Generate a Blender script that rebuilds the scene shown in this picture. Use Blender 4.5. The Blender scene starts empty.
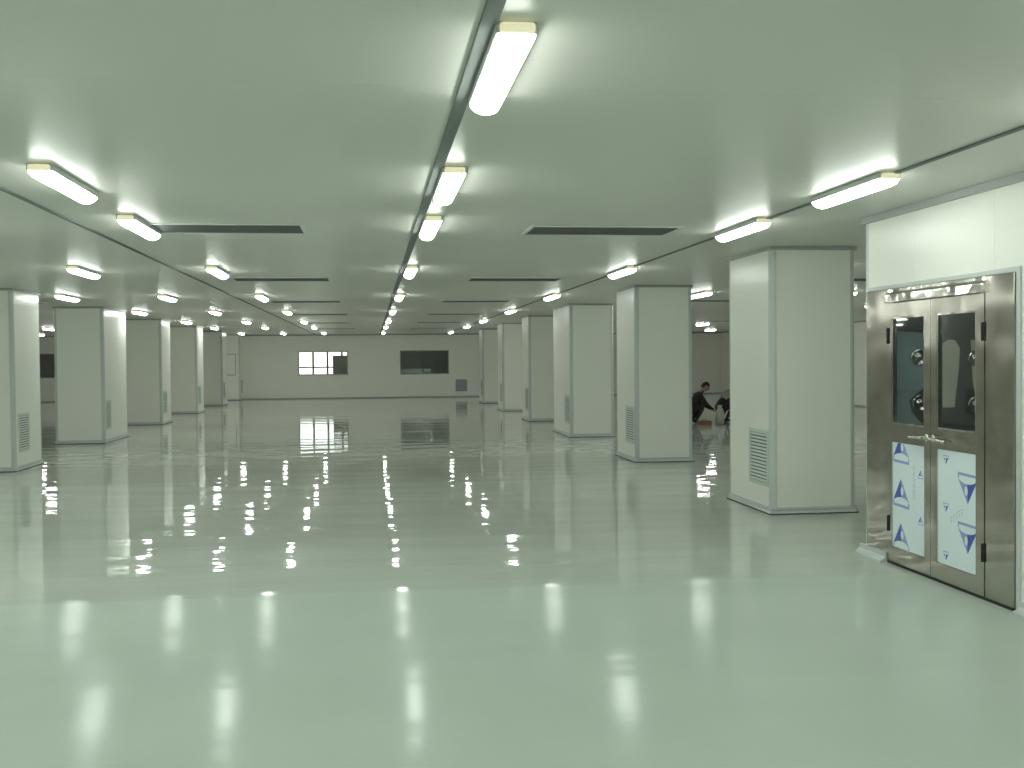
import bpy, bmesh, math, random
from mathutils import Vector, Matrix
from math import sin, cos, pi

random.seed(4)
sc = bpy.context.scene
C = sc.collection

# ------------------------------------------------------------------ camera
CAM_H = 1.585
YAW, PITCH, ROLL = 0.1271, 0.0227, 0.009
cam_data = bpy.data.cameras.new('camera')
cam_data.sensor_width = 36.0
cam_data.lens = 1100.0 / 1024.0 * 36.0
cam_data.clip_end = 300
cam = bpy.data.objects.new('camera', cam_data)
C.objects.link(cam)
fwd = Vector((sin(YAW) * cos(PITCH), cos(YAW) * cos(PITCH), -sin(PITCH)))
rt0 = Vector((cos(YAW), -sin(YAW), 0))
up0 = rt0.cross(fwd)
right = rt0 * cos(ROLL) - up0 * sin(ROLL)
up = rt0 * sin(ROLL) + up0 * cos(ROLL)
M = Matrix((right, up, -fwd)).transposed().to_4x4()
M.translation = (0, 0, CAM_H)
cam.matrix_world = M
sc.camera = cam

# ------------------------------------------------------------------ world, exposure
LAMP = 17.0                     # radiance of the lamp diffusers
wd = bpy.data.worlds.new('overcast_sky')
sc.world = wd
wd.use_nodes = True
bg = wd.node_tree.nodes['Background']
bg.inputs[0].default_value = (1.0, 0.95, 0.9, 1)
bg.inputs[1].default_value = 3.2
sc.view_settings.view_transform = 'Standard'
sc.view_settings.look = 'None'
sc.view_settings.gamma = 1.0
sc.view_settings.use_curve_mapping = False
sc.view_settings.exposure = 0.24
sc.cycles.max_bounces = 14
sc.cycles.diffuse_bounces = 7
sc.cycles.glossy_bounces = 5
sc.cycles.transmission_bounces = 6
sc.cycles.sample_clamp_indirect = 6.0
sc.cycles.use_denoising = True

H = 2.685                       # ceiling height

# ------------------------------------------------------------------ materials
MATS = {}
def nodemat(name):
    m = bpy.data.materials.new(name)
    m.use_nodes = True
    MATS[name] = m
    return m, m.node_tree.nodes, m.node_tree.links, m.node_tree.nodes['Principled BSDF']

def mat(name, col, rough=0.5, metal=0.0, spec=0.5, emit=None, es=0.0, noise=0.0, nscale=8.0, bump=0.0, bscale=3.0,
        stretch=(1, 1, 1), alpha=None, trans=0.0, ior=1.45):
    m, N, L, p = nodemat(name)
    p.inputs['Base Color'].default_value = (*col, 1)
    p.inputs['Roughness'].default_value = rough
    p.inputs['Metallic'].default_value = metal
    p.inputs['Specular IOR Level'].default_value = spec
    p.inputs['IOR'].default_value = ior
    p.inputs['Transmission Weight'].default_value = trans
    if emit:
        p.inputs['Emission Color'].default_value = (*emit, 1)
        p.inputs['Emission Strength'].default_value = es
    if noise or bump:
        tc = N.new('ShaderNodeTexCoord'); mp = N.new('ShaderNodeMapping')
        mp.inputs['Scale'].default_value = stretch
        L.new(tc.outputs['Object'], mp.inputs['Vector'])
    if noise:
        nz = N.new('ShaderNodeTexNoise'); nz.inputs['Scale'].default_value = nscale
        nz.inputs['Detail'].default_value = 3
        L.new(mp.outputs['Vector'], nz.inputs['Vector'])
        mx = N.new('ShaderNodeMix'); mx.data_type = 'RGBA'
        mx.inputs['A'].default_value = (*[c * (1 - noise) for c in col], 1)
        mx.inputs['B'].default_value = (*[min(1, c * (1 + noise)) for c in col], 1)
        L.new(nz.outputs['Fac'], mx.inputs['Factor'])
        L.new(mx.outputs['Result'], p.inputs['Base Color'])
    if bump:
        nb = N.new('ShaderNodeTexNoise'); nb.inputs['Scale'].default_value = bscale
        nb.inputs['Detail'].default_value = 1
        L.new(mp.outputs['Vector'], nb.inputs['Vector'])
        b = N.new('ShaderNodeBump'); b.inputs['Strength'].default_value = 1.0
        b.inputs['Distance'].default_value = bump
        L.new(nb.outputs['Fac'], b.inputs['Height'])
        L.new(b.outputs['Normal'], p.inputs['Normal'])
    return m

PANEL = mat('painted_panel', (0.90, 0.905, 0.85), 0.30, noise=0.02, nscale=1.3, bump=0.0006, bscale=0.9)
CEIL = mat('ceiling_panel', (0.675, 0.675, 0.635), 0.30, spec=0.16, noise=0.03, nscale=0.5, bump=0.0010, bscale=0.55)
ALU = mat('aluminium_profile', (0.61, 0.65, 0.645), 0.35, metal=0.0, noise=0.03)
ALUD = mat('grey_profile', (0.40, 0.42, 0.41), 0.45, metal=0.0, noise=0.04)
STRIP = mat('ceiling_strip_paint', (0.22, 0.235, 0.23), 0.75, spec=0.2, noise=0.04)
JOINT = mat('dark_joint', (0.10, 0.11, 0.10), 0.7, noise=0.1)
LINER = mat('vent_dark', (0.11, 0.11, 0.11), 0.8, noise=0.15, nscale=20)
GRILLE = mat('grille_paint', (0.62, 0.69, 0.64), 0.35, noise=0.02)
GDARK = mat('grille_dark', (0.06, 0.07, 0.07), 0.8, noise=0.1)
GBLUE = mat('grille_bluegrey', (0.42, 0.46, 0.50), 0.6, noise=0.05)
STEEL = mat('stainless_steel', (0.43, 0.405, 0.36), 0.15, metal=1.0, noise=0.05, nscale=3, bump=0.018, bscale=2.2)
STEELP = mat('polished_steel', (0.62, 0.60, 0.56), 0.10, metal=1.0, noise=0.04, bump=0.008, bscale=5)
CHROME = mat('chrome', (0.75, 0.74, 0.70), 0.08, metal=1.0, noise=0.02)
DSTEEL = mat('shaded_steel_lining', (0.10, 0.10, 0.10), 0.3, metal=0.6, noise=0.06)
BLACK = mat('black_rubber', (0.02, 0.02, 0.02), 0.6, noise=0.1)
def glass_material():
    m, N, L, p = nodemat('clear_glass')
    N.remove(p)
    out = [n for n in N if n.type == 'OUTPUT_MATERIAL'][0]
    tr = N.new('ShaderNodeBsdfTransparent'); tr.inputs[0].default_value = (0.88, 0.92, 0.91, 1)
    gl = N.new('ShaderNodeBsdfGlossy'); gl.inputs['Roughness'].default_value = 0.02
    lw = N.new('ShaderNodeLayerWeight'); lw.inputs['Blend'].default_value = 0.5
    pw = N.new('ShaderNodeMath'); pw.operation = 'POWER'; pw.inputs[1].default_value = 5.0
    L.new(lw.outputs['Facing'], pw.inputs[0])
    fr = N.new('ShaderNodeMath'); fr.operation = 'MULTIPLY_ADD'; fr.inputs[1].default_value = 0.95; fr.inputs[2].default_value = 0.05
    L.new(pw.outputs[0], fr.inputs[0])
    mx = N.new('ShaderNodeMixShader')
    L.new(fr.outputs[0], mx.inputs[0]); L.new(tr.outputs[0], mx.inputs[1]); L.new(gl.outputs[0], mx.inputs[2])
    L.new(mx.outputs[0], out.inputs[0])
    return m
GLASS = glass_material()
FILM = mat('protective_film', (0.82, 0.92, 0.98), 0.28, noise=0.03, nscale=5)
BLUE = mat('blue_print', (0.055, 0.11, 0.48), 0.35, noise=0.04)
LBLUE = mat('pale_blue_print', (0.30, 0.40, 0.68), 0.35, noise=0.04)
GREYP = mat('grey_print', (0.46, 0.56, 0.60), 0.4, noise=0.04)
FILMB = mat('blue_grey_film', (0.30, 0.38, 0.40), 0.35, noise=0.06, nscale=4)
BEIGE = mat('beige_sheet', (0.62, 0.62, 0.50), 0.5, noise=0.04, nscale=4)
LENS = mat('lamp_diffuser', (0.9, 0.95, 0.9), 0.4, emit=(0.93, 1.0, 0.915), es=LAMP, noise=0.01)
CAP = mat('lamp_end_cap', (0.70, 0.67, 0.50), 0.4, emit=(0.95, 0.90, 0.60), es=0.45, noise=0.03)
TRAY = mat('lamp_tray', (0.5, 0.53, 0.5), 0.4, noise=0.03)
DARKROOM = mat('unlit_room_paint', (0.78, 0.72, 0.75), 0.8, noise=0.05)
WOODBR = mat('red_brown_frame', (0.20, 0.075, 0.055), 0.6, noise=0.1)
CABD = mat('dark_cabinet', (0.16, 0.14, 0.125), 0.6, noise=0.08)
WHITE = mat('white_laminate', (0.72, 0.76, 0.72), 0.4, noise=0.02)
GROUND = mat('pale_concrete', (0.6, 0.58, 0.54), 0.9, noise=0.08)
CLOTHD = mat('dark_cloth', (0.030, 0.027, 0.030), 0.85, noise=0.2, nscale=12)
CLOTHG = mat('grey_cloth', (0.34, 0.33, 0.29), 0.85, noise=0.1, nscale=12)
SKIN = mat('skin', (0.42, 0.28, 0.20), 0.55, noise=0.04)
HAIR = mat('black_hair', (0.012, 0.011, 0.011), 0.5, noise=0.2)
SACK = mat('white_sack', (0.42, 0.44, 0.40), 0.7, noise=0.08)
RED = mat('red_plastic', (0.22, 0.10, 0.07), 0.5, noise=0.06)
BLUEB = mat('blue_board', (0.16, 0.20, 0.42), 0.5, noise=0.04)

def floor_material():
    m, N, L, p = nodemat('epoxy_floor')
    tc = N.new('ShaderNodeTexCoord')
    sx = N.new('ShaderNodeSeparateXYZ'); L.new(tc.outputs['Object'], sx.inputs[0])
    wob = N.new('ShaderNodeTexNoise'); wob.inputs['Scale'].default_value = 0.35
    L.new(tc.outputs['Object'], wob.inputs['Vector'])
    def math_(op, a, b):
        n = N.new('ShaderNodeMath'); n.operation = op
        for i, v in enumerate((a, b)):
            if isinstance(v, (int, float)): n.inputs[i].default_value = v
            else: L.new(v, n.inputs[i])
        return n.outputs[0]
    y = math_('ADD', sx.outputs['Y'], math_('MULTIPLY', math_('SUBTRACT', wob.outputs['Fac'], 0.5), 0.35))
    def step(a, b):
        n = N.new('ShaderNodeMapRange'); n.clamp = True
        n.inputs['From Min'].default_value = a; n.inputs['From Max'].default_value = b
        L.new(y, n.inputs['Value']); return n.outputs['Result']
    s1 = step(7.52, 7.74); s2 = step(23.6, 24.6)
    # three coats of epoxy, laid one after another
    mx = N.new('ShaderNodeMix'); mx.data_type = 'RGBA'
    mx.inputs['A'].default_value = (0.49, 0.565, 0.51, 1)
    mx.inputs['B'].default_value = (0.56, 0.615, 0.565, 1)
    L.new(s1, mx.inputs['Factor'])
    mx2 = N.new('ShaderNodeMix'); mx2.data_type = 'RGBA'
    L.new(mx.outputs['Result'], mx2.inputs['A'])
    mx2.inputs['B'].default_value = (0.60, 0.62, 0.57, 1)
    L.new(s2, mx2.inputs['Factor'])
    # faint cloudy mottling
    cl = N.new('ShaderNodeTexNoise'); cl.inputs['Scale'].default_value = 0.8; cl.inputs['Detail'].default_value = 4
    L.new(tc.outputs['Object'], cl.inputs['Vector'])
    mm = N.new('ShaderNodeMapRange'); mm.inputs['To Min'].default_value = 0.93; mm.inputs['To Max'].default_value = 1.07
    L.new(cl.outputs['Fac'], mm.inputs['Value'])
    mul = N.new('ShaderNodeVectorMath'); mul.operation = 'SCALE'
    L.new(mx2.outputs['Result'], mul.inputs[0]); L.new(mm.outputs['Result'], mul.inputs['Scale'])
    L.new(mul.outputs[0], p.inputs['Base Color'])
    r = N.new('ShaderNodeMapRange')
    r.inputs['To Min'].default_value = 0.14; r.inputs['To Max'].default_value = 0.018
    L.new(s1, r.inputs['Value']); L.new(r.outputs['Result'], p.inputs['Roughness'])
    sp = N.new('ShaderNodeMapRange'); sp.inputs['To Min'].default_value = 0.06; sp.inputs['To Max'].default_value = 0.5
    L.new(s1, sp.inputs['Value']); L.new(sp.outputs['Result'], p.inputs['Specular IOR Level'])
    p.inputs['IOR'].default_value = 1.45
    a1 = N.new('ShaderNodeTexNoise'); a1.inputs['Scale'].default_value = 2.2; a1.inputs['Detail'].default_value = 0
    a2 = N.new('ShaderNodeTexNoise'); a2.inputs['Scale'].default_value = 8; a2.inputs['Detail'].default_value = 1
    mp = N.new('ShaderNodeMapping'); mp.inputs['Scale'].default_value = (0.22, 1.0, 1.0)
    L.new(tc.outputs['Object'], mp.inputs['Vector'])
    L.new(mp.outputs['Vector'], a1.inputs['Vector']); L.new(mp.outputs['Vector'], a2.inputs['Vector'])
    h = math_('ADD', math_('MULTIPLY', a1.outputs['Fac'], 1.0), math_('MULTIPLY', a2.outputs['Fac'], 0.22))
    b = N.new('ShaderNodeBump'); b.inputs['Strength'].default_value = 1.0; b.inputs['Distance'].default_value = 0.0055
    L.new(h, b.inputs['Height']); L.new(b.outputs['Normal'], p.inputs['Normal'])
    return m
FLOOR = floor_material()

# ------------------------------------------------------------------ mesh helpers
class MB:
    """collects boxes, prisms, tubes into one mesh object"""
    def __init__(s): s.bm = bmesh.new()
    def box(s, x0, x1, y0, y1, z0, z1, mi=0, bevel=0.0):
        vs = [s.bm.verts.new((x, y, z)) for x in (x0, x1) for y in (y0, y1) for z in (z0, z1)]
        fs = []
        for q in ((0, 1, 3, 2), (4, 6, 7, 5), (0, 4, 5, 1), (2, 3, 7, 6), (0, 2, 6, 4), (1, 5, 7, 3)):
            f = s.bm.faces.new([vs[i] for i in q]); f.material_index = mi; fs.append(f)
        if bevel:
            es = list({e for f in fs for e in f.edges})
            bmesh.ops.bevel(s.bm, geom=es, offset=bevel, segments=2, affect='EDGES', profile=0.5)
        return s
    def poly(s, pts, mi=0):
        f = s.bm.faces.new([s.bm.verts.new(p) for p in pts]); f.material_index = mi; return f
    def prism(s, pts, d, mi=0):
        """closed prism: polygon pts (3D) swept along vector d"""
        d = Vector(d); a = [s.bm.verts.new(p) for p in pts]; b = [s.bm.verts.new(Vector(p) + d) for p in pts]
        n = len(pts)
        fs = [s.bm.faces.new(a), s.bm.faces.new(list(reversed(b)))]
        for i in range(n):
            fs.append(s.bm.faces.new((a[i], b[i], b[(i + 1) % n], a[(i + 1) % n])))
        for f in fs: f.material_index = mi
        return s
    def lathe(s, prof, center, axis, seg=20, mi=0):
        """prof: (r, h) pairs, revolved about axis through center"""
        ax = Vector(axis).normalized(); t = ax.orthogonal().normalized(); w = ax.cross(t); c = Vector(center)
        rings = []
        for r, h in prof:
            rings.append([s.bm.verts.new(c + ax * h + (t * cos(2 * pi * k / seg) + w * sin(2 * pi * k / seg)) * max(r, 1e-4)) for k in range(seg)])
        for a, b in zip(rings, rings[1:]):
            for k in range(seg):
                f = s.bm.faces.new((a[k], a[(k + 1) % seg], b[(k + 1) % seg], b[k])); f.material_index = mi; f.smooth = True
        for rg in (rings[0], rings[-1]):
            f = s.bm.faces.new(rg); f.material_index = mi
        return s
    def tube(s, pts, r, seg=10, mi=0):
        rings = []; n = len(pts); pts = [Vector(p) for p in pts]
        for i, p in enumerate(pts):
            d = (pts[min(i + 1, n - 1)] - pts[max(i - 1, 0)]).normalized()
            u = d.cross(Vector((0, 0, 1)))
            if u.length < 1e-3: u = d.cross(Vector((1, 0, 0)))
            u.normalize(); v = d.cross(u)
            rings.append([s.bm.verts.new(p + (u * cos(2 * pi * k / seg) + v * sin(2 * pi * k / seg)) * r) for k in range(seg)])
        for a, b in zip(rings, rings[1:]):
            for k in range(seg):
                f = s.bm.faces.new((a[k], a[(k + 1) % seg], b[(k + 1) % seg], b[k])); f.material_index = mi; f.smooth = True
        s.bm.faces.new(rings[0]).material_index = mi; s.bm.faces.new(rings[-1]).material_index = mi
        return s
    def build(s, name, mats, parent=None, smooth=False):
        bmesh.ops.recalc_face_normals(s.bm, faces=s.bm.faces)
        me = bpy.data.meshes.new(name); s.bm.to_mesh(me); s.bm.free()
        for m in (mats if isinstance(mats, (list, tuple)) else [mats]): me.materials.append(m)
        if smooth:
            for p in me.polygons: p.use_smooth = True
        o = bpy.data.objects.new(name, me); C.objects.link(o)
        if parent: o.parent = parent
        return o

def tag(o, label=None, cat=None, group=None, kind=None):
    if label: o['label'] = label
    if cat: o['category'] = cat
    if group: o['group'] = group
    if kind: o['kind'] = kind
    return o
def empty(name, loc=(0, 0, 0)):
    o = bpy.data.objects.new(name, None); o.empty_display_size = 0.2; o.location = loc; C.objects.link(o); return o
def copy_tree(o, parent=None):
    c = o.copy(); C.objects.link(c); c.parent = parent
    for ch in list(o.children): copy_tree(ch, c)
    return c
def struct(o, label): return tag(o, label, kind='structure')

# ------------------------------------------------------------------ the room shell
XL, XR_, YB, YF = -16.0, 15.2, -11.0, 46.68       # hall extents
DX, DY = 3.937, 8.38                               # wall with the air shower: plane x = DX, ends at y = DY
A0, A1, AZ = 6.31, 8.34, 2.09                     # air shower front: y range and height

fl = MB(); fl.box(XL - .2, XR_ + .2, YB - .2, YF + 4.0, -.2, 0)
struct(fl.build('floor', FLOOR), 'glossy pale green epoxy floor of the hall')

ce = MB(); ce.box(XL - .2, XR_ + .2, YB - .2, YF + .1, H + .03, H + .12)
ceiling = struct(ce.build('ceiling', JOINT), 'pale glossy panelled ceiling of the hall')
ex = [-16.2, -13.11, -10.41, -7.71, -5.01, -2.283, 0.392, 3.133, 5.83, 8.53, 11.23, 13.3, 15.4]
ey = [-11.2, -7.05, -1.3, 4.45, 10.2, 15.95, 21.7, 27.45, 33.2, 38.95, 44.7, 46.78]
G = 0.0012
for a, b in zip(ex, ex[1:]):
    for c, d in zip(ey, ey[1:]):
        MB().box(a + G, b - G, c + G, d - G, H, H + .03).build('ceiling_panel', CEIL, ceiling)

def wall_with_openings(name, label, x0, x1, y0, y1, holes):
    """wall in the xz plane with rectangular openings (hx0, hx1, hz0, hz1)"""
    w = MB(); xs = sorted({x0, x1, *[h[0] for h in holes], *[h[1] for h in holes]})
    for a, b in zip(xs, xs[1:]):
        h = [q for q in holes if q[0] <= a and q[1] >= b]
        if h:
            w.box(a, b, y0, y1, 0, h[0][2]); w.box(a, b, y0, y1, h[0][3], H + .03)
        else: w.box(a, b, y0, y1, 0, H + .03)
    return struct(w.build(name, PANEL), label)

W1 = (-3.02, -0.97, 0.98, 1.98); W2 = (1.21, 3.27, 0.97, 1.99); W3 = (-14.4, -12.35, 0.98, 1.97)
wall_with_openings('wall_far', 'pale panelled far wall with three interior windows', XL, XR_, YF, YF + .1, [W1, W2, W3])
struct(MB().box(XL - .1, XL, YB, YF + .1, 0, H + .03).build('wall_left', PANEL), 'pale side wall across the hall from the air shower')
struct(MB().box(XR_, XR_ + .1, YB, YF + .1, 0, H + .03).build('wall_right', PANEL), 'pale brightly lit side wall beyond the columns')
struct(MB().box(XL, XR_, YB - .1, YB, 0, H + .03).build('wall_back', PANEL), 'pale end wall opposite the windows')

# wall that holds the air shower, built of sandwich panels
door_wall = struct(MB().box(DX + .05, DX + .10, YB, A0 - .02, 0, H + .03).build('wall_entrance', JOINT), 'white panelled wall holding the steel air shower')
def dpanel(y0, y1, z0, z1): MB().box(DX, DX + .05, y0 + G, y1 - G, z0, z1).build('wall_panel', PANEL, door_wall)
ZT = AZ + .035
dpanel(7.60, DY - .03, ZT, H + .03); dpanel(6.56, 7.60, ZT, H + .03); dpanel(5.42, 6.56, ZT, H + .03)
dpanel(5.42, A0 - .045, 0, ZT)
yy = 5.42
while yy > YB + .3:
    n = max(YB, yy - 1.18); dpanel(n, yy, 0, H + .03); yy = n
MB().box(DX + .05, DX + .10, A0 - .02, DY, ZT, H + .03).build('wall_backing', JOINT, door_wall)
struct(MB().box(DX + .05, XR_, DY, DY + .08, 0, H + .03).build('wall_return', PANEL), 'pale wall turning the corner beyond the air shower')

trims = 0
def trim(mb, m, label):
    global trims; trims += 1
    return struct(mb.build('trim_%d' % trims, m), label)
# ceiling joint strips (they run the length of the hall)
for x in (-2.283, 0.392, 3.133):
    w = 0.030 if x == 0.392 else 0.016
    trim(MB().box(x - w, x + w, YB, YF, H - .012, H - .0005, bevel=.004), STRIP, 'grey joint strip running along the ceiling')
# profiles where walls meet the ceiling
def prof(x0, x1, y0, y1, h=.05): return MB().box(x0, x1, y0, y1, H - h, H - .0005)
trim(prof(DX - .035, DX - .0005, YB, DY + .035), ALUD, 'grey profile between entrance wall and ceiling')
trim(prof(XL, XR_, YF - .03, YF - .0005), ALUD, 'grey profile between far wall and ceiling')
trim(prof(XR_ - .03, XR_ - .0005, DY + .08, YF - .03), ALUD, 'grey profile between side wall and ceiling')
trim(prof(XL + .0005, XL + .03, YB, YF - .03), ALUD, 'grey profile between left wall and ceiling')
# outer corner profile beside the air shower, and profiles that frame it
q = MB(); pts = [(DX + .05, DY, 0)] + [(DX + .05 - .05 * cos(t), DY + .05 * sin(t) - .05 + .05, 0) for t in [0.0, .3, .6, .9, 1.2, pi / 2]]
q.prism(pts, (0, 0, H - .05)); q.box(DX - .0015, DX + .05, A1 + .005, DY, 0, H - .05)
trim(q, ALU, 'rounded white corner profile beside the air shower')
trim(MB().box(DX - .012, DX + .05, A0 - .045, A0 - .003, .002, AZ + .035, bevel=.004), ALU, 'white vertical profile along the air shower edge')
trim(MB().box(DX - .012, DX + .05, A0 - .003, A1 + .003, AZ + .003, AZ + .035, bevel=.004), ALU, 'white horizontal profile above the air shower')
def cove(mb, x0, y0, x1, y1, nx, ny, h=.075, d=.06):
    """coved skirting along a wall line with outward normal (nx, ny)"""
    prf = [(0.0, 0.0), (d, 0.0), (d, .012), (d * .55, .022), (d * .25, .040), (.014, h), (0.0, h)]
    mb.prism([(x0 + nx * a, y0 + ny * a, z) for a, z in prf], (x1 - x0, y1 - y0, 0))
b = MB(); cove(b, DX - .0005, YB, DX - .0005, A0 - .046, -1, 0); struct(b.build('baseboard_entrance', ALU), 'white coved skirting in front of the air shower corner')
b = MB(); cove(b, DX - .024, 7.985, DX - .024, DY + .06, -1, 0); struct(b.build('baseboard_corner', ALU), 'white coved skirting at the air shower jamb')
for nm, a in (('far', (XL, YF - .0005, XR_, YF - .0005, 0, -1)), ('right', (XR_ - .0005, DY + .1, XR_ - .0005, YF - .1, -1, 0)), ('left', (XL + .0005, YB, XL + .0005, YF - .1, 1, 0))):
    b = MB(); cove(b, *a, h=.035, d=.02); struct(b.build('baseboard_' + nm, ALUD), 'grey skirting along the %s wall' % nm)

# ------------------------------------------------------------------ windows in the far wall
def window(n, hole, label):
    x0, x1, z0, z1 = hole; f = MB(); y0, y1 = YF - .012, YF + .11
    t = .04
    f.box(x0, x1, y0, y1, z0, z0 + t); f.box(x0, x1, y0, y1, z1 - t, z1)
    f.box(x0, x0 + t, y0, y1, z0 + t, z1 - t); f.box(x1 - t, x1, y0, y1, z0 + t, z1 - t)
    w = struct(f.build('window_%d' % n, ALUD), label)
    MB().box(x0 + t, x1 - t, YF + .045, YF + .051, z0 + t, z1 - t).build('pane', GLASS, w)
window(1, W1, 'bright interior window looking onto daylight')
window(2, W2, 'dark interior window onto an unlit room')
window(3, W3, 'dark interior window in the side bay')

# corridor behind the bright window, with an outside window
YO = 48.6
ow = MB()
ow.box(-7.9, -4.42, YO, YO + .15, 0, H); ow.box(-0.6, .5, YO, YO + .15, 0, H)
ow.box(-4.42, -0.6, YO, YO + .15, 0, .6); ow.box(-4.42, -0.6, YO, YO + .15, 2.35, H)
struct(ow.build('wall_corridor', PANEL), 'outer wall of the corridor behind the bright window')
struct(MB().box(-8, -7.9, YF + .1, YO + .15, 0, H).box(.5, .6, YF + .1, YO + .15, 0, H).build('wall_corridor_end', PANEL), 'end walls of the corridor')
struct(MB().box(-8, .6, YF + .1, YO + .15, H, H + .1).build('ceiling_corridor', PANEL), 'corridor ceiling')
ofr = MB()
for x in (-4.40, -3.78, -3.14, -2.51, -1.89, -1.27, -.64): ofr.box(x - .042, x + .042, YO + .02, YO + .1, .6, 2.35)
for z in (.62, 1.30, 2.33): ofr.box(-4.42, -.6, YO + .03, YO + .09, z - .03, z + .03)
o = struct(ofr.build('window_4', WOODBR), 'red brown framed outside window flooded with daylight')
MB().box(-4.38, -.66, YO + .055, YO + .061, .63, 2.32).build('pane', GLASS, o)
struct(MB().box(-60, 60, YO + .15, 140, -.2, -.02).build('ground', GROUND), 'pale ground outdoors')
cb = empty('dark_cabinet', (-1.62, 47.3, 0))
tag(cb, 'dark cabinet standing behind the bright window', 'cabinet')
MB().box(0, .78, 0, .5, .06, 1.80, bevel=.006).build('body', CABD, cb)
MB().box(.02, .385, -.018, -.001, .09, 1.77, bevel=.004).build('door', CABD, cb)
MB().box(.395, .76, -.018, -.001, .09, 1.77, bevel=.004).build('door', CABD, cb)
MB().box(.03, .75, .02, .48, 0, .06).build('plinth', BLACK, cb)
# unlit rooms behind the dark windows
for n, (a, c) in enumerate(((.75, 4.3), (-15.2, -11.6))):
    r = MB(); r.box(a, c, 50.4, 50.5, 0, H); r.box(a - .1, a, YF + .1, 50.5, 0, H); r.box(c, c + .1, YF + .1, 50.5, 0, H); r.box(a - .1, c + .1, YF + .1, 50.5, H, H + .1)
    struct(r.build('wall_unlit_room_%d' % (n + 1), DARKROOM), 'grey walls of an unlit room behind a dark window')
for n, (x0, x1, lab) in enumerate(((1.22, 2.16, 'wide white counter seen through the dark window'), (2.20, 2.52, 'narrow white counter seen through the dark window'))):
    k = empty('counter', (x0, 46.84, 0)); tag(k, lab, 'counter')
    MB().box(.01, x1 - x0 - .01, .02, .5, 0, 1.02).build('body', WHITE, k)
    MB().box(0, x1 - x0, 0, .52, 1.02, 1.21, bevel=.01).build('worktop', WHITE, k)

# return grille low on the far wall
g = empty('wall_grille', (3.55, YF - .001, .24)); tag(g, 'square blue grey return grille low on the far wall', 'grille')
MB().box(0, .48, -.02, 0, 0, .03).box(0, .48, -.02, 0, .47, .50).box(0, .03, -.02, 0, .03, .47).box(.45, .48, -.02, 0, .03, .47).build('frame', GBLUE, g)
MB().box(.03, .45, -.006, -.002, .03, .47).build('backing', GBLUE, g)
s0 = MB().prism([(0.03, -.018, .0), (0.03, -.016, -.002), (0.03, -.007, .012), (0.03, -.009, .014)], (.42, 0, 0)).build('slat', GBLUE, g)
s0.location.z = .045
for i in range(1, 17):
    s = s0.copy(); C.objects.link(s); s.parent = g; s.location.z = .045 + .025 * i

# ------------------------------------------------------------------ columns
def ring(x0, x1, y0, y1, z0, z1, mi=0, mb=None, t=.03):
    mb = mb or MB()
    mb.box(x0, x1, y0, y0 + t, z0, z1, mi); mb.box(x0, x1, y1 - t, y1, z0, z1, mi)
    mb.box(x0, x0 + t, y0 + t, y1 - t, z0, z1, mi); mb.box(x1 - t, x1, y0 + t, y1 - t, z0, z1, mi)
    return mb
def make_column(w, d, side, gy0, gy1):
    """footprint x 0..w, y 0..d; side = -1: grille on the x = 0 face, +1: on the x = w face"""
    r = empty('column'); R = .055; zb, zt = .07, H - .035
    for (x0, x1, y0, y1) in ((R, w - R, 0, .04), (R, w - R, d - .04, d), (0, .04, R, d - R), (w - .04, w, R, d - R)):
        MB().box(x0, x1, y0, y1, zb, zt).build('panel', PANEL, r)
    for cx, cy, a in ((R, R, pi), (w - R, R, 1.5 * pi), (w - R, d - R, 0), (R, d - R, .5 * pi)):
        m = MB(); rr = R + .006
        m.prism([(cx, cy, zb - .05)] + [(cx + rr * cos(a + t * pi / 12), cy + rr * sin(a + t * pi / 12), zb - .05) for t in range(7)], (0, 0, zt - zb + .06))
        o = m.build('corner_trim', ALU, r)
    m = MB()
    e = .014
    cove(m, -.001 + .001, 0, w, 0, 0, -1, h=.05, d=.02); cove(m, 0, d, w, d, 0, 1, h=.05, d=.02)
    cove(m, 0, 0, 0, d, -1, 0, h=.05, d=.02); cove(m, w, 0, w, d, 1, 0, h=.05, d=.02)
    ring(0, w, 0, d, 0, zb, 0, m, .02)
    ring(-.024, w + .024, -.024, d + .024, 0, .012, 1, m, .02)
    m.build('base_trim', [ALU, JOINT], r)
    ring(-.012, w + .012, -.012, d + .012, zt, H - .001, t=.06).build('top_trim', ALUD, r)
    # grille
    X = 0 if side < 0 else w
    f = MB(); z0, z1 = .27, .84; t = .035
    def bx(a, b, c, dd, p0, p1):
        xs = sorted((X + side * p0, X + side * p1)); f.box(xs[0], xs[1], a, b, c, dd)
    bx(gy0, gy1, z0, z0 + t, 0, .014); bx(gy0, gy1, z1 - t, z1, 0, .014)
    bx(gy0, gy0 + t, z0 + t, z1 - t, 0, .014); bx(gy1 - t, gy1, z0 + t, z1 - t, 0, .014)
    gr = f.build('grille', GRILLE, r)
    f = MB(); bx(gy0 + t, gy1 - t, z0 + t, z1 - t, .001, .003); f.build('backing', GDARK, gr)
    n = 14; pitch = (z1 - z0 - 2 * t) / n
    sl = MB().prism([(X + side * .005, gy0 + t, .55 * pitch), (X + side * .006, gy0 + t, .65 * pitch), (X + side * .0135, gy0 + t, .10 * pitch), (X + side * .0125, gy0 + t, -.02 * pitch)], (0, gy1 - gy0 - 2 * t, 0)).build('slat', GRILLE, gr)
    sl.location.z = z0 + t + .2 * pitch
    for i in range(1, n):
        s = sl.copy(); C.objects.link(s); s.parent = gr; s.location.z = z0 + t + (i + .2) * pitch
    return r
RY = [10.58, 16.27, 21.75, 27.6, 33.25, 39.3]
LY = [16.85, 22.4, 28.75, 34.75, 40.5, 45.9]
ordn = ['first', 'second', 'third', 'fourth', 'fifth', 'sixth']
col = make_column(.886, 1.31, -1, .06, .62)
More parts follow.
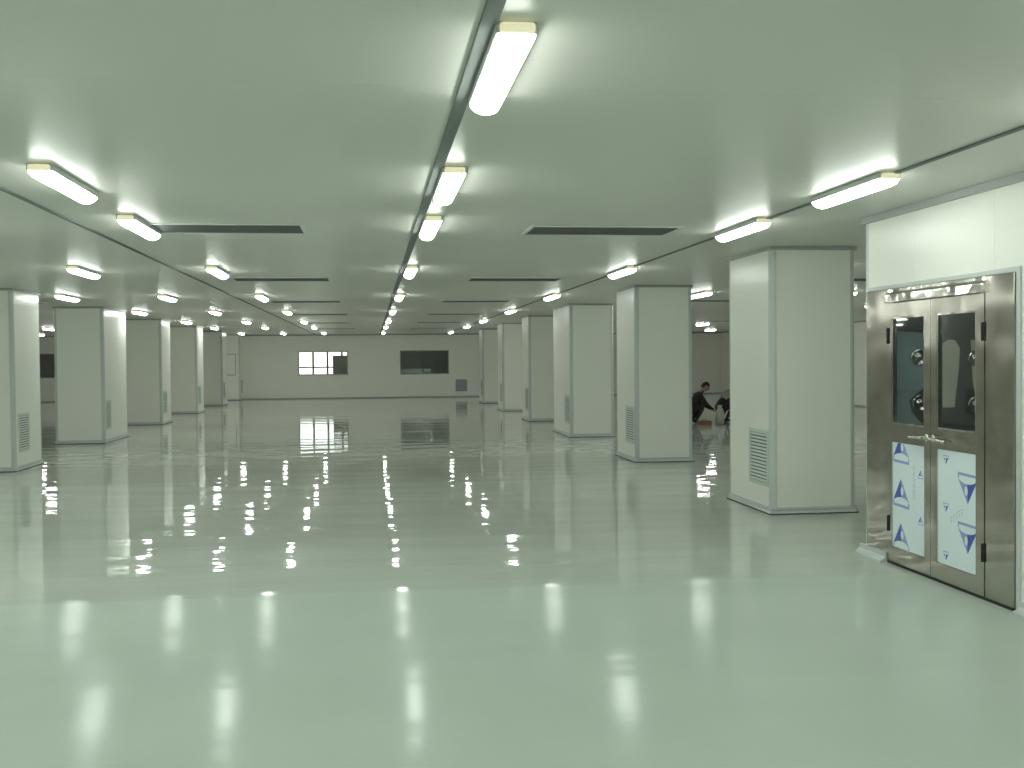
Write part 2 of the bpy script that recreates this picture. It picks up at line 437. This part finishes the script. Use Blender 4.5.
col_deep = make_column(.886, 2.10, -1, .06, .62)      # the third pair of columns is deeper
for i, y in enumerate(RY):
    o = col if i == 0 else col_deep if i == 2 else copy_tree(col)
    o.location = (3.964, y, 0)
    lab = 'pale panelled column with low louvre grille standing next to the steel air shower' if i == 0 else \
          'pale panelled column, %s from the air shower in the row beyond it' % ordn[i]
    tag(o, lab, 'column', 'panelled columns on the air shower side')
coll = make_column(.93, 1.33, 1, .17, .66)
coll_deep = make_column(.93, 2.05, 1, .12, .50)
for i, y in enumerate(LY):
    o = coll if i == 0 else coll_deep if i == 1 else copy_tree(coll)
    o.location = ((-6.11, -6.13, -6.20, -6.24, -6.24, -6.24)[i], y, 0)
    lab = 'pale panelled column with square access hatch, set against the far wall' if i == 5 else \
          'pale panelled column, %s from the far wall in the row across from the air shower' % ordn[5 - i]
    tag(o, lab, 'column', 'panelled columns across the hall from the air shower')
    if i == 5:
        hx0, hx1, hz0, hz1 = .30, .74, 1.05, 1.87
        h = MB().box(hx0, hx1, -.006, -.001, hz0, hz1).build('access_hatch', PANEL, o)
        m = MB(); t = .03
        m.box(hx0 - t, hx1 + t, -.012, -.001, hz1, hz1 + t); m.box(hx0 - t, hx1 + t, -.012, -.001, hz0 - t, hz0)
        m.box(hx0 - t, hx0, -.012, -.001, hz0, hz1); m.box(hx1, hx1 + t, -.012, -.001, hz0, hz1)
        m.build('hatch_frame', ALUD, h)

# ------------------------------------------------------------------ ceiling lamps
def make_lamp():
    r = empty('ceiling_lamp'); Lh = .54
    MB().box(-.070, .070, -Lh + .02, Lh - .02, -.037, -.0005, bevel=.006).build('tray', TRAY, r)
    def prof_(w, d, n=10): return [(w * cos(pi * k / n), -.035 - d * sin(pi * k / n)) for k in range(n + 1)]
    l = MB(); P0 = prof_(.064, .048); n = len(P0)
    rings = [[(x, y, z) for x, z in P0] for y in (-Lh + .03, Lh - .03)]
    # the ends slope inwards towards the bottom of the diffuser
    va, vb = [[l.bm.verts.new((x, y + (-.55 if y > 0 else .55) * (-.035 - z), z)) for x, y, z in rg] for rg in rings]
    l.bm.faces.new(va); l.bm.faces.new(list(reversed(vb)))
    for k in range(n): l.bm.faces.new((va[k], vb[k], vb[(k + 1) % n], va[(k + 1) % n]))
    l.build('diffuser', LENS, r)
    for s in (-1, 1):
        m = MB(); y = s * (Lh - .026)
        ya, yb = sorted((y, y + s * .032))
        m.box(-.058, .058, ya, yb, -.042, -.006, bevel=.010)
        m.build('end_cap', CAP, r)
    return r
YS = [-8.7, -6.2, -3.7, -1.2, 1.4, 4.10, 6.80, 8.95, 13.4, 18.75, 24.4, 30.4, 35.7, 43.0]  # leading entries are unseen lamps around the camera, added to brighten column fronts
BY = [12.9, 18.13, 22.0, 30.0, 34.4, 41.5]
rows = [(.485, YS, 'beside the middle ceiling strip', 'lamps of the middle row'),
        (3.10, YS, 'on the ceiling strip near the air shower', 'lamps of the row by the air shower'),
        (-1.80, [y + .08 for y in YS], 'beside the ceiling strip facing the air shower', 'lamps of the row across from the air shower'),
        (-3.34, [y + .12 for y in YS], 'midway to the columns facing the air shower', 'lamps of the row before the facing columns'),
        (-4.90, YS[0:], 'at the columns facing the air shower', 'lamps at the facing columns'),
        (-7.35, YS[5:], 'behind the columns facing the air shower', 'lamps in the far side bay'),
        (-9.9, YS[5:], 'in the bay before the dark side window', 'lamps in the far side bay'),
        (-12.3, YS[5:], 'next to the dark side window', 'lamps in the far side bay'),
        (5.54, BY, 'just behind the air shower columns', 'lamps in the bay behind the air shower'),
        (8.05, BY, 'above the crouching workers', 'lamps in the bay behind the air shower'),
        (10.6, BY, 'behind the crouching workers', 'lamps in the bay behind the air shower'),
        (13.1, BY, 'along the bright side wall', 'lamps in the bay behind the air shower')]
NTH = ['closest to', 'second from', 'third from', 'fourth from', 'fifth from', 'sixth from', 'seventh from', 'eighth from', 'ninth from', 'tenth from', 'eleventh from', 'twelfth from', 'thirteenth from', 'fourteenth from']
lamp0 = None
for x, ys, where, grp in rows:
    for k, y in enumerate(ys):
        if lamp0 is None: lamp0 = make_lamp(); o = lamp0
        else: o = copy_tree(lamp0)
        o.location = (x, y, H)
        tag(o, 'lit batten lamp %s, %s the far wall' % (where, NTH[len(ys) - 1 - k]), 'ceiling lamp', grp)

# ------------------------------------------------------------------ ceiling vents
def make_vent(w=1.30, d=.64):
    r = empty('ceiling_vent'); t = .03
    f = MB()
    for (x0, x1, y0, y1) in ((0, w, 0, t), (0, w, d - t, d), (0, t, t, d - t), (w - t, w, t, d - t)):
        f.box(x0, x1, y0, y1, -.010, -.0005)
    f.build('frame', ALU, r)
    MB().box(t, w - t, t, d - t, -.005, -.001).build('filter_face', LINER, r)
    return r
VY = [9.01, 14.75, 20.4, 26.2, 32.1, 38.0]
vrows = [(-1.83, VY, 'dark ceiling vent across the middle strip from the air shower', 'vents across from the air shower'),
         (1.325, VY, 'dark vent on the air shower side of the middle strip', 'vents by the middle strip'),
         (6.0, VY[1:], 'dark ceiling vent just behind the air shower columns', 'vents of the bay behind the air shower'),
         (9.9, VY[2:], 'dark ceiling vent above the crouching workers', 'vents of the bay behind the air shower'),
         (-7.15, VY[2:], 'dark ceiling vent behind the columns facing the air shower', 'vents of the far side bay')]
vent0 = None
for x, ys, where, grp in vrows:
    for k, y in enumerate(ys):
        if vent0 is None: vent0 = make_vent(); o = vent0
        else: o = copy_tree(vent0)
        o.location = (x, y, H)
        tag(o, '%s, %s the far wall' % (where, NTH[len(ys) - 1 - k]), 'vent', grp)

# ------------------------------------------------------------------ air shower
AS = empty('air_shower', (DX, (A0 + A1) / 2, 0))
tag(AS, 'stainless steel air shower with glazed double doors covered in printed film', 'air shower')
def part(mb, name, m, parent=AS, label=None):
    # meshes are drawn in world coordinates; shift them to the parent's origin
    o = mb.build(name, m, parent)
    base = Vector(AS.location)
    o.data.transform(Matrix.Translation(-base))
    if label: o['label'] = label
    return o
D0, DM, D1 = 6.635, 7.32, 7.97            # door edges: near, meeting line, far
F0, F1 = DX - .022, DX + .03
part(MB().box(F0, F1, D1 + .004, A1, .004, AZ, bevel=.004), 'side_panel', STEEL)
part(MB().box(F0, F1, A0, D0 - .004, .004, AZ, bevel=.004), 'side_panel', STEEL)
part(MB().box(F0, F1, D0 - .004, D1 + .004, 2.055, AZ, bevel=.003), 'head_panel', STEELP)
hd = MB()
hd.prism([(F0 + .02, D0 - .02, 1.985), (F0 - .016, D0 - .02, 1.985), (F0 - .020, D0 - .02, 1.990), (F0 - .019, D0 - .02, 2.045), (F0 - .008, D0 - .02, 2.065), (F0 + .02, D0 - .02, 2.065)], (0, D1 - D0 + .04, 0))
part(hd, 'header_cover', STEELP)
part(MB().box(F0 - .004, F1 + .1, A0, D1 + .004, .0005, .018), 'threshold', BLACK)
# lining of the chamber
IX = 4.95
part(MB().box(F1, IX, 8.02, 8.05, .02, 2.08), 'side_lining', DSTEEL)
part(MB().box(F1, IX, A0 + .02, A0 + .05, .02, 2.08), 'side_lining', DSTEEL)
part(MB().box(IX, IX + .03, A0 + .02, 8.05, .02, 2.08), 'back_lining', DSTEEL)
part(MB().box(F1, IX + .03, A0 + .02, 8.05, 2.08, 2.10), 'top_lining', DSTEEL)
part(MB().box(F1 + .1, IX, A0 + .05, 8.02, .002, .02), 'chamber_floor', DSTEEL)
CHL = mat('chamber_fill_light', (0.9, 0.95, 0.9), 0.4, emit=(0.93, 1.0, 0.93), es=13.0)
part(MB().box(4.15, 4.75, 7.0, 7.12, 2.062, 2.079), 'chamber_fill_light', CHL)  # unseen glowing panel, added to brighten the nozzle wall
def sheet(pts, m, name, label):
    part(MB().prism([(x, 8.0185, z) for x, z in pts], (0, -.002, 0)), name, m, AS, label)
sheet([(3.96, 1.78), (4.20, 1.76), (4.30, 1.70), (4.31, 1.40), (4.22, 1.33), (4.11, 1.24), (4.13, 1.15), (4.26, 1.00), (4.30, .93), (3.96, .93)], FILMB, 'lining_sheet', 'blue grey film peeling off the chamber lining')
sheet([(4.36, 1.66), (4.43, 1.705), (4.485, 1.70), (4.525, 1.64), (4.515, 1.47), (4.48, 1.18), (4.36, 1.18)], BEIGE, 'lining_sheet', 'cream strip with a rounded top')  # plain cream shape laid flat on the lining
sheet([(4.615, 1.70), (4.80, 1.72), (4.80, 1.20), (4.655, 1.26), (4.63, 1.39)], BEIGE, 'lining_sheet', 'cream strip behind the nozzles')
for x, z in ((4.185, 1.57), (4.195, 1.215), (4.655, 1.56), (4.655, 1.20)):
    m = MB(); c = (x, 8.016, z)
    m.lathe([(.066, 0), (.066, .008), (.058, .016), (.046, .012), (.040, .004), (.026, .004), (.024, .020), (.012, .026), (.001, .026)], c, (0, -1, 0), 24)
    n = part(m, 'nozzle', CHROME)
# doors
def emblem(mb, X, yc, z, s, flip=False, z0=None, z1=None, y0=None, y1=None):
    """triangular printed mark, s = height; y runs away from the viewer so image right is -y"""
    k = -1 if flip else 1
    def P(pts, mi, off):
        q = []
        for u, v in pts:
            q.append((yc - u * s * k * 1.15, z + k * (v - .5) * s))
        # clip to the film
        for axis, lim, sign in ((0, y0, 1), (0, y1, -1), (1, z0, 1), (1, z1, -1)):
            if lim is None: continue
            out = []
            for i in range(len(q)):
                a, b = q[i], q[(i + 1) % len(q)]
                ia, ib = (a[axis] - lim) * sign >= 0, (b[axis] - lim) * sign >= 0
                if ia: out.append(a)
                if ia != ib:
                    t = (lim - a[axis]) / (b[axis] - a[axis]); out.append(tuple(a[j] + t * (b[j] - a[j]) for j in (0, 1)))
            q = out
            if len(q) < 3: return
        mb.poly([(X - off, a, b) for a, b in q], mi)
    P([(-.02, 1), (-.5, .22), (-.34, .30), (-.18, .345), (0, .36)], 1, .0004)
    P([(-.02, 1), (0, .36), (.18, .345), (.34, .30), (.5, .20)], 2, .0004)
    P([(.06 + .085 * cos(t * pi / 8), .58 + .15 * sin(t * pi / 8)) for t in range(16)], 0, .0008)
    P([(-.5, .12), (-.5, .03), (.5, .0), (.5, .09)], 2, .0004)
    P([(-.5, .22), (-.44, .22), (-.44, .1), (-.5, .1)], 2, .0005)
    P([(.5, .20), (.44, .20), (.44, .08), (.5, .08)], 2, .0005)

def door(y0, y1, gy0, gy1, fy0, fy1, far):
    X0, X1 = DX - .026, DX + .012
    m = MB()
    gz0, gz1, fz0, fz1 = 1.07, 1.875, .135, .935
    zb, zt = .022, 1.98
    m.box(X0, X1, y0, gy0, zb, zt); m.box(X0, X1, gy1, y1, zb, zt)
    m.box(X0, X1, gy0, gy1, zb, fz0); m.box(X0, X1, gy0, gy1, fz1, gz0); m.box(X0, X1, gy0, gy1, gz1, zt)
    m.box(X0 + .010, X1, gy0, gy1, fz0, fz1)
    leaf = part(m, 'door_leaf', STEEL)
    # bead round the window
    b = MB(); t = .012
    for (a, c, d, e) in ((gy0, gy1, gz0, gz0 + t), (gy0, gy1, gz1 - t, gz1), (gy0, gy0 + t, gz0 + t, gz1 - t), (gy1 - t, gy1, gz0 + t, gz1 - t)):
        b.box(X0 + .003, X1 - .001, a, c, d, e)
    part(b, 'window_bead', STEELP, leaf)
    part(MB().box(X0 + .016, X0 + .021, gy0 + t, gy1 - t, gz0 + t, gz1 - t), 'window_pane', GLASS, leaf)
    f = MB(); XF = X0 + .0085
    f.box(XF, X0 + .0095, fy0, fy1, fz0 + .004, fz1 - .004)
    lim = dict(z0=fz0 + .006, z1=fz1 - .006, y0=fy0 + .002, y1=fy1 - .002)
    if far:
        for z in (.885, .555, .225): emblem(f, XF, 7.77, z, .215, False, **lim)
        for z in (.725, .39): emblem(f, XF, 7.475, z, .062, False, **lim)
        for j in range(6):            # pale illegible lettering running down the film
            z = .775 - j * .042
            f.poly([(XF - .0004, 7.585, z), (XF - .0004, 7.558, z - .004), (XF - .0004, 7.558, z - .010), (XF - .0004, 7.585, z - .006)], 3)
            f.poly([(XF - .0004, 7.590, z - .014), (XF - .0004, 7.582, z - .014), (XF - .0004, 7.582, z - .030), (XF - .0004, 7.590, z - .030)], 3)
            f.poly([(XF - .0004, 7.565, z - .018), (XF - .0004, 7.556, z - .018), (XF - .0004, 7.556, z - .030), (XF - .0004, 7.565, z - .030)], 3)
    else:
        for z in (.695, .362): emblem(f, XF, 6.85, z, .205, True, **lim)
        for z in (.865, .535, .20): emblem(f, XF, 7.125, z, .062, True, **lim)
        for j in range(5):
            yc, z = 7.06 - j * .034, .475 + j * .018
            f.poly([(XF - .0004, yc, z), (XF - .0004, yc - .020, z + .010), (XF - .0004, yc - .020, z + .003), (XF - .0004, yc, z - .007)], 3)
            f.poly([(XF - .0004, yc - .004, z - .015), (XF - .0004, yc - .011, z - .012), (XF - .0004, yc - .011, z - .036), (XF - .0004, yc - .004, z - .040)], 3)
    part(f, 'protective_film', [FILM, BLUE, LBLUE, GREYP], leaf, 'pale blue protective film printed with blue triangular marks')
    # lever handle near the meeting stile
    yp, s = (y0 + .045, 1) if far else (y1 - .045, -1)
    h = MB()
    h.lathe([(.026, 0), (.026, .008), (.014, .011), (.011, .012), (.011, .042)], (X0 - .0005, yp, 1.0), (-1, 0, 0), 16)
    h.tube([(X0 - .046, yp - s * .012, 1.0), (X0 - .047, yp + s * .03, 1.0), (X0 - .047, yp + s * .10, .998), (X0 - .044, yp + s * .17, .994), (X0 - .036, yp + s * .215, .990)], .0105)
    part(h, 'handle', CHROME, leaf, 'chrome lever handle')
    yh = y1 - .012 if far else y0 + .012
    for z in (1.735, .305):
        k = MB(); k.lathe([(.007, 0), (.008, .003), (.008, .117), (.007, .12)], (X0 - .006, yh, z - .06), (0, 0, 1), 12)
        k.box(X0 - .004, X0 - .0005, yh - .012, yh + .008, z - .055, z + .055)
        part(k, 'hinge', BLACK, leaf)
door(DM + .002, D1, 7.41, 7.905, 7.41, 7.905, True)
door(D0, DM - .002, 6.735, 7.235, 6.735, 7.235, False)

# ------------------------------------------------------------------ crouching workers and their things
def person(name, loc, rz, label, jacket=None, zsplit=None):
    J = {}; E = []
    def j(n, p, r, to=None):
        J[n] = (Vector(p), r)
        if to: E.append((to, n))
    j('pelvis', (-.12, 0, .30), .135)
    j('spine', (-.03, 0, .47), .125, 'pelvis'); j('chest', (.10, 0, .65), .135, 'spine')
    j('neck', (.20, 0, .78), .055, 'chest'); j('head', (.26, 0, .845), .05, 'neck')
    for s, n in ((1, 'l'), (-1, 'r')):
        j('hip' + n, (-.10, s * .11, .29), .095, 'pelvis'); j('thigh' + n, (.06, s * .145, .40), .082, 'hip' + n)
        j('knee' + n, (.22, s * .165, .47), .062, 'thigh' + n)
        j('calf' + n, (.12, s * .155, .28), .056, 'knee' + n); j('ankle' + n, (.02, s * .14, .09), .042, 'calf' + n)
        j('foot' + n, (.10, s * .15, .045), .042, 'ankle' + n); j('toe' + n, (.21, s * .16, .035), .033, 'foot' + n)
        j('shoulder' + n, (.12, s * .175, .69), .068, 'chest')
        j('elbow' + n, (.25, s * .23, .49), .046, 'shoulder' + n)
        j('wrist' + n, (.42, s * .13, .37), .030, 'elbow' + n)
        j('palm' + n, (.475, s * .105, .345), .030, 'wrist' + n)
        for q in range(4):
            a = (q - 1.5) * .018
            j('f%d%s' % (q, n), (.505 + .004 * q, s * (.100 + a), .330), .010, 'palm' + n)
            j('g%d%s' % (q, n), (.545 - .006 * abs(q - 1), s * (.092 + a), .300), .009, 'f%d%s' % (q, n))
            j('h%d%s' % (q, n), (.548 - .008 * abs(q - 1), s * (.086 + a), .272), .008, 'g%d%s' % (q, n))
        j('t0' + n, (.475, s * .07, .335), .011, 'palm' + n); j('t1' + n, (.505, s * .055, .310), .009, 't0' + n)
    names = list(J); idx = {n: i for i, n in enumerate(names)}
    me = bpy.data.meshes.new(name + '_skeleton')
    me.from_pydata([J[n][0] for n in names], [(idx[a], idx[b]) for a, b in E], [])
    tmp = bpy.data.objects.new('tmp', me); C.objects.link(tmp)
    md = tmp.modifiers.new('skin', 'SKIN'); md.use_smooth_shade = True
    for i, n in enumerate(names):
        sv = me.skin_vertices[0].data[i]; sv.radius = (J[n][1], J[n][1]); sv.use_root = (n == 'pelvis')
    tmp.modifiers.new('sub', 'SUBSURF').render_levels = 1
    tmp.modifiers['sub'].levels = 1
    dg = bpy.context.evaluated_depsgraph_get()
    body = bpy.data.meshes.new_from_object(tmp.evaluated_get(dg))
    bpy.data.objects.remove(tmp)
    bm = bmesh.new(); bm.from_mesh(body)
    mats = [CLOTHD, SKIN, jacket or CLOTHD]
    skinj = [J[n][0] for n in names if n[0] in 'fght' and n[:2] in ('f0', 'f1', 'f2', 'f3', 'g0', 'g1', 'g2', 'g3', 'h0', 'h1', 'h2', 'h3', 't0', 't1') or n.startswith('palm')]
    for f in bm.faces:
        c = f.calc_center_median(); f.smooth = True
        f.material_index = 1 if (c.z > .775 and c.x > .14) or min((c - p).length for p in skinj) < .035 else (2 if c.z > (zsplit or 9) else 0)
    # head, tilted forward, with brow, nose, chin and ears
    rot = Matrix.Rotation(.55, 4, 'Y'); T = Matrix.Translation((.30, 0, .885)) @ rot
    hs = bmesh.ops.create_uvsphere(bm, u_segments=20, v_segments=14, radius=1.0)
    for v in hs['verts']:
        x, y, z = v.co
        if z < 0: x *= 1 + .10 * z; y *= 1 + .28 * z
        p = Vector((x * .098, y * .076, z * .118))
        if x > .6 and abs(y) < .22 and -.35 < z < .12: p.x += .022 * (1 - abs(y) / .22)
        if x > .6 and abs(y) > .2 and abs(y) < .6 and .0 < z < .25: p.x -= .008
        v.co = T @ p
    hf = {f for v in hs['verts'] for f in v.link_faces}
    for f in hf: f.material_index = 1; f.smooth = True
    for s in (-1, 1):
        er = bmesh.ops.create_uvsphere(bm, u_segments=8, v_segments=6, radius=1.0)
        for v in er['verts']: v.co = T @ Vector((v.co.x * .016 - .005, v.co.y * .008 + s * .077, v.co.z * .03 - .005))
        for f in {f for v in er['verts'] for f in v.link_faces}: f.material_index = 1; f.smooth = True
    low = min(v.co.z for v in bm.verts)
    me2 = bpy.data.meshes.new(name); bm.to_mesh(me2); bm.free()
    for m in mats: me2.materials.append(m)
    o = bpy.data.objects.new(name, me2); C.objects.link(o)
    o.location = (loc[0], loc[1], -low + .001); o.rotation_euler = (0, 0, rz)
    tag(o, label, 'person', 'crouching workers')
    hb = bmesh.new(); bmesh.ops.create_uvsphere(hb, u_segments=20, v_segments=14, radius=1.0)
    dele = [v for v in hb.verts if (v.co.z < .15 and v.co.x > -.25) or v.co.z < -.5 or (v.co.x > .75 and v.co.z < .55)]
    bmesh.ops.delete(hb, geom=dele, context='VERTS')
    for v in hb.verts: v.co = T @ Vector((v.co.x * .106 - .004, v.co.y * .084, v.co.z * .126 + .003))
    hm = bpy.data.meshes.new('hair'); hb.to_mesh(hm); hb.free(); hm.materials.append(HAIR)
    for p in hm.polygons: p.use_smooth = True
    ho = bpy.data.objects.new('hair', hm); C.objects.link(ho); ho.parent = o
    for s in (-1, 1):
        eb = bmesh.new(); bmesh.ops.create_uvsphere(eb, u_segments=8, v_segments=6, radius=.011)
        for v in eb.verts: v.co = T @ (v.co + Vector((.082, s * .032, .008)))
        em = bpy.data.meshes.new('eye'); eb.to_mesh(em); eb.free(); em.materials.append(HAIR)
        eo = bpy.data.objects.new('eye', em); C.objects.link(eo); eo.parent = o
    return o
person('person', (7.62, 25.5, 0), .0, 'person in dark clothes crouching and reaching down with both hands', None)
person('person', (8.52, 26.0, 0), .15, 'person in dark trousers and grey top crouching beside a white sack', CLOTHG, .60)
# lumpy white sack between them
m = MB()
m.lathe([(.07, 0), (.10, .03), (.108, .14), (.10, .25), (.078, .34), (.045, .39), (.055, .43), (.06, .45), (.02, .44)], (0, 0, .001), (0, 0, 1), 16)
for v in m.bm.verts:
    a = math.atan2(v.co.y, v.co.x); k = 1 + .12 * sin(3 * a + 9 * v.co.z) + .06 * sin(7 * a)
    v.co.x *= k; v.co.y *= k
o = m.build('sack', SACK); o.location = (8.16, 25.15, 0)
tag(o, 'white plastic sack standing between the crouching workers', 'sack')
k = empty('tool_box', (7.70, 24.9, 0)); tag(k, 'small red brown box on the floor by the crouching workers', 'box')
MB().box(-.16, .16, -.08, .08, .001, .075, bevel=.008).build('body', RED, k)
MB().box(-.165, .165, -.085, .085, .0755, .10, bevel=.008).build('lid', RED, k)
MB().tube([(-.06, 0, .099), (-.055, 0, .125), (.055, 0, .125), (.06, 0, .099)], .007, 8).build('handle', BLACK, k)
k = empty('wall_board', (XR_ - .001, 44.6, .62)); tag(k, 'small blue board low on the bright side wall', 'board')
MB().box(-.02, -.002, -.22, .22, -.14, .20, bevel=.004).build('panel', BLUEB, k)
MB().box(-.026, -.001, -.25, -.2205, -.17, .23).box(-.026, -.001, .2205, .25, -.17, .23).box(-.026, -.001, -.22, .22, -.17, -.1405).box(-.026, -.001, -.22, .22, .2005, .23).build('frame', ALU, k)
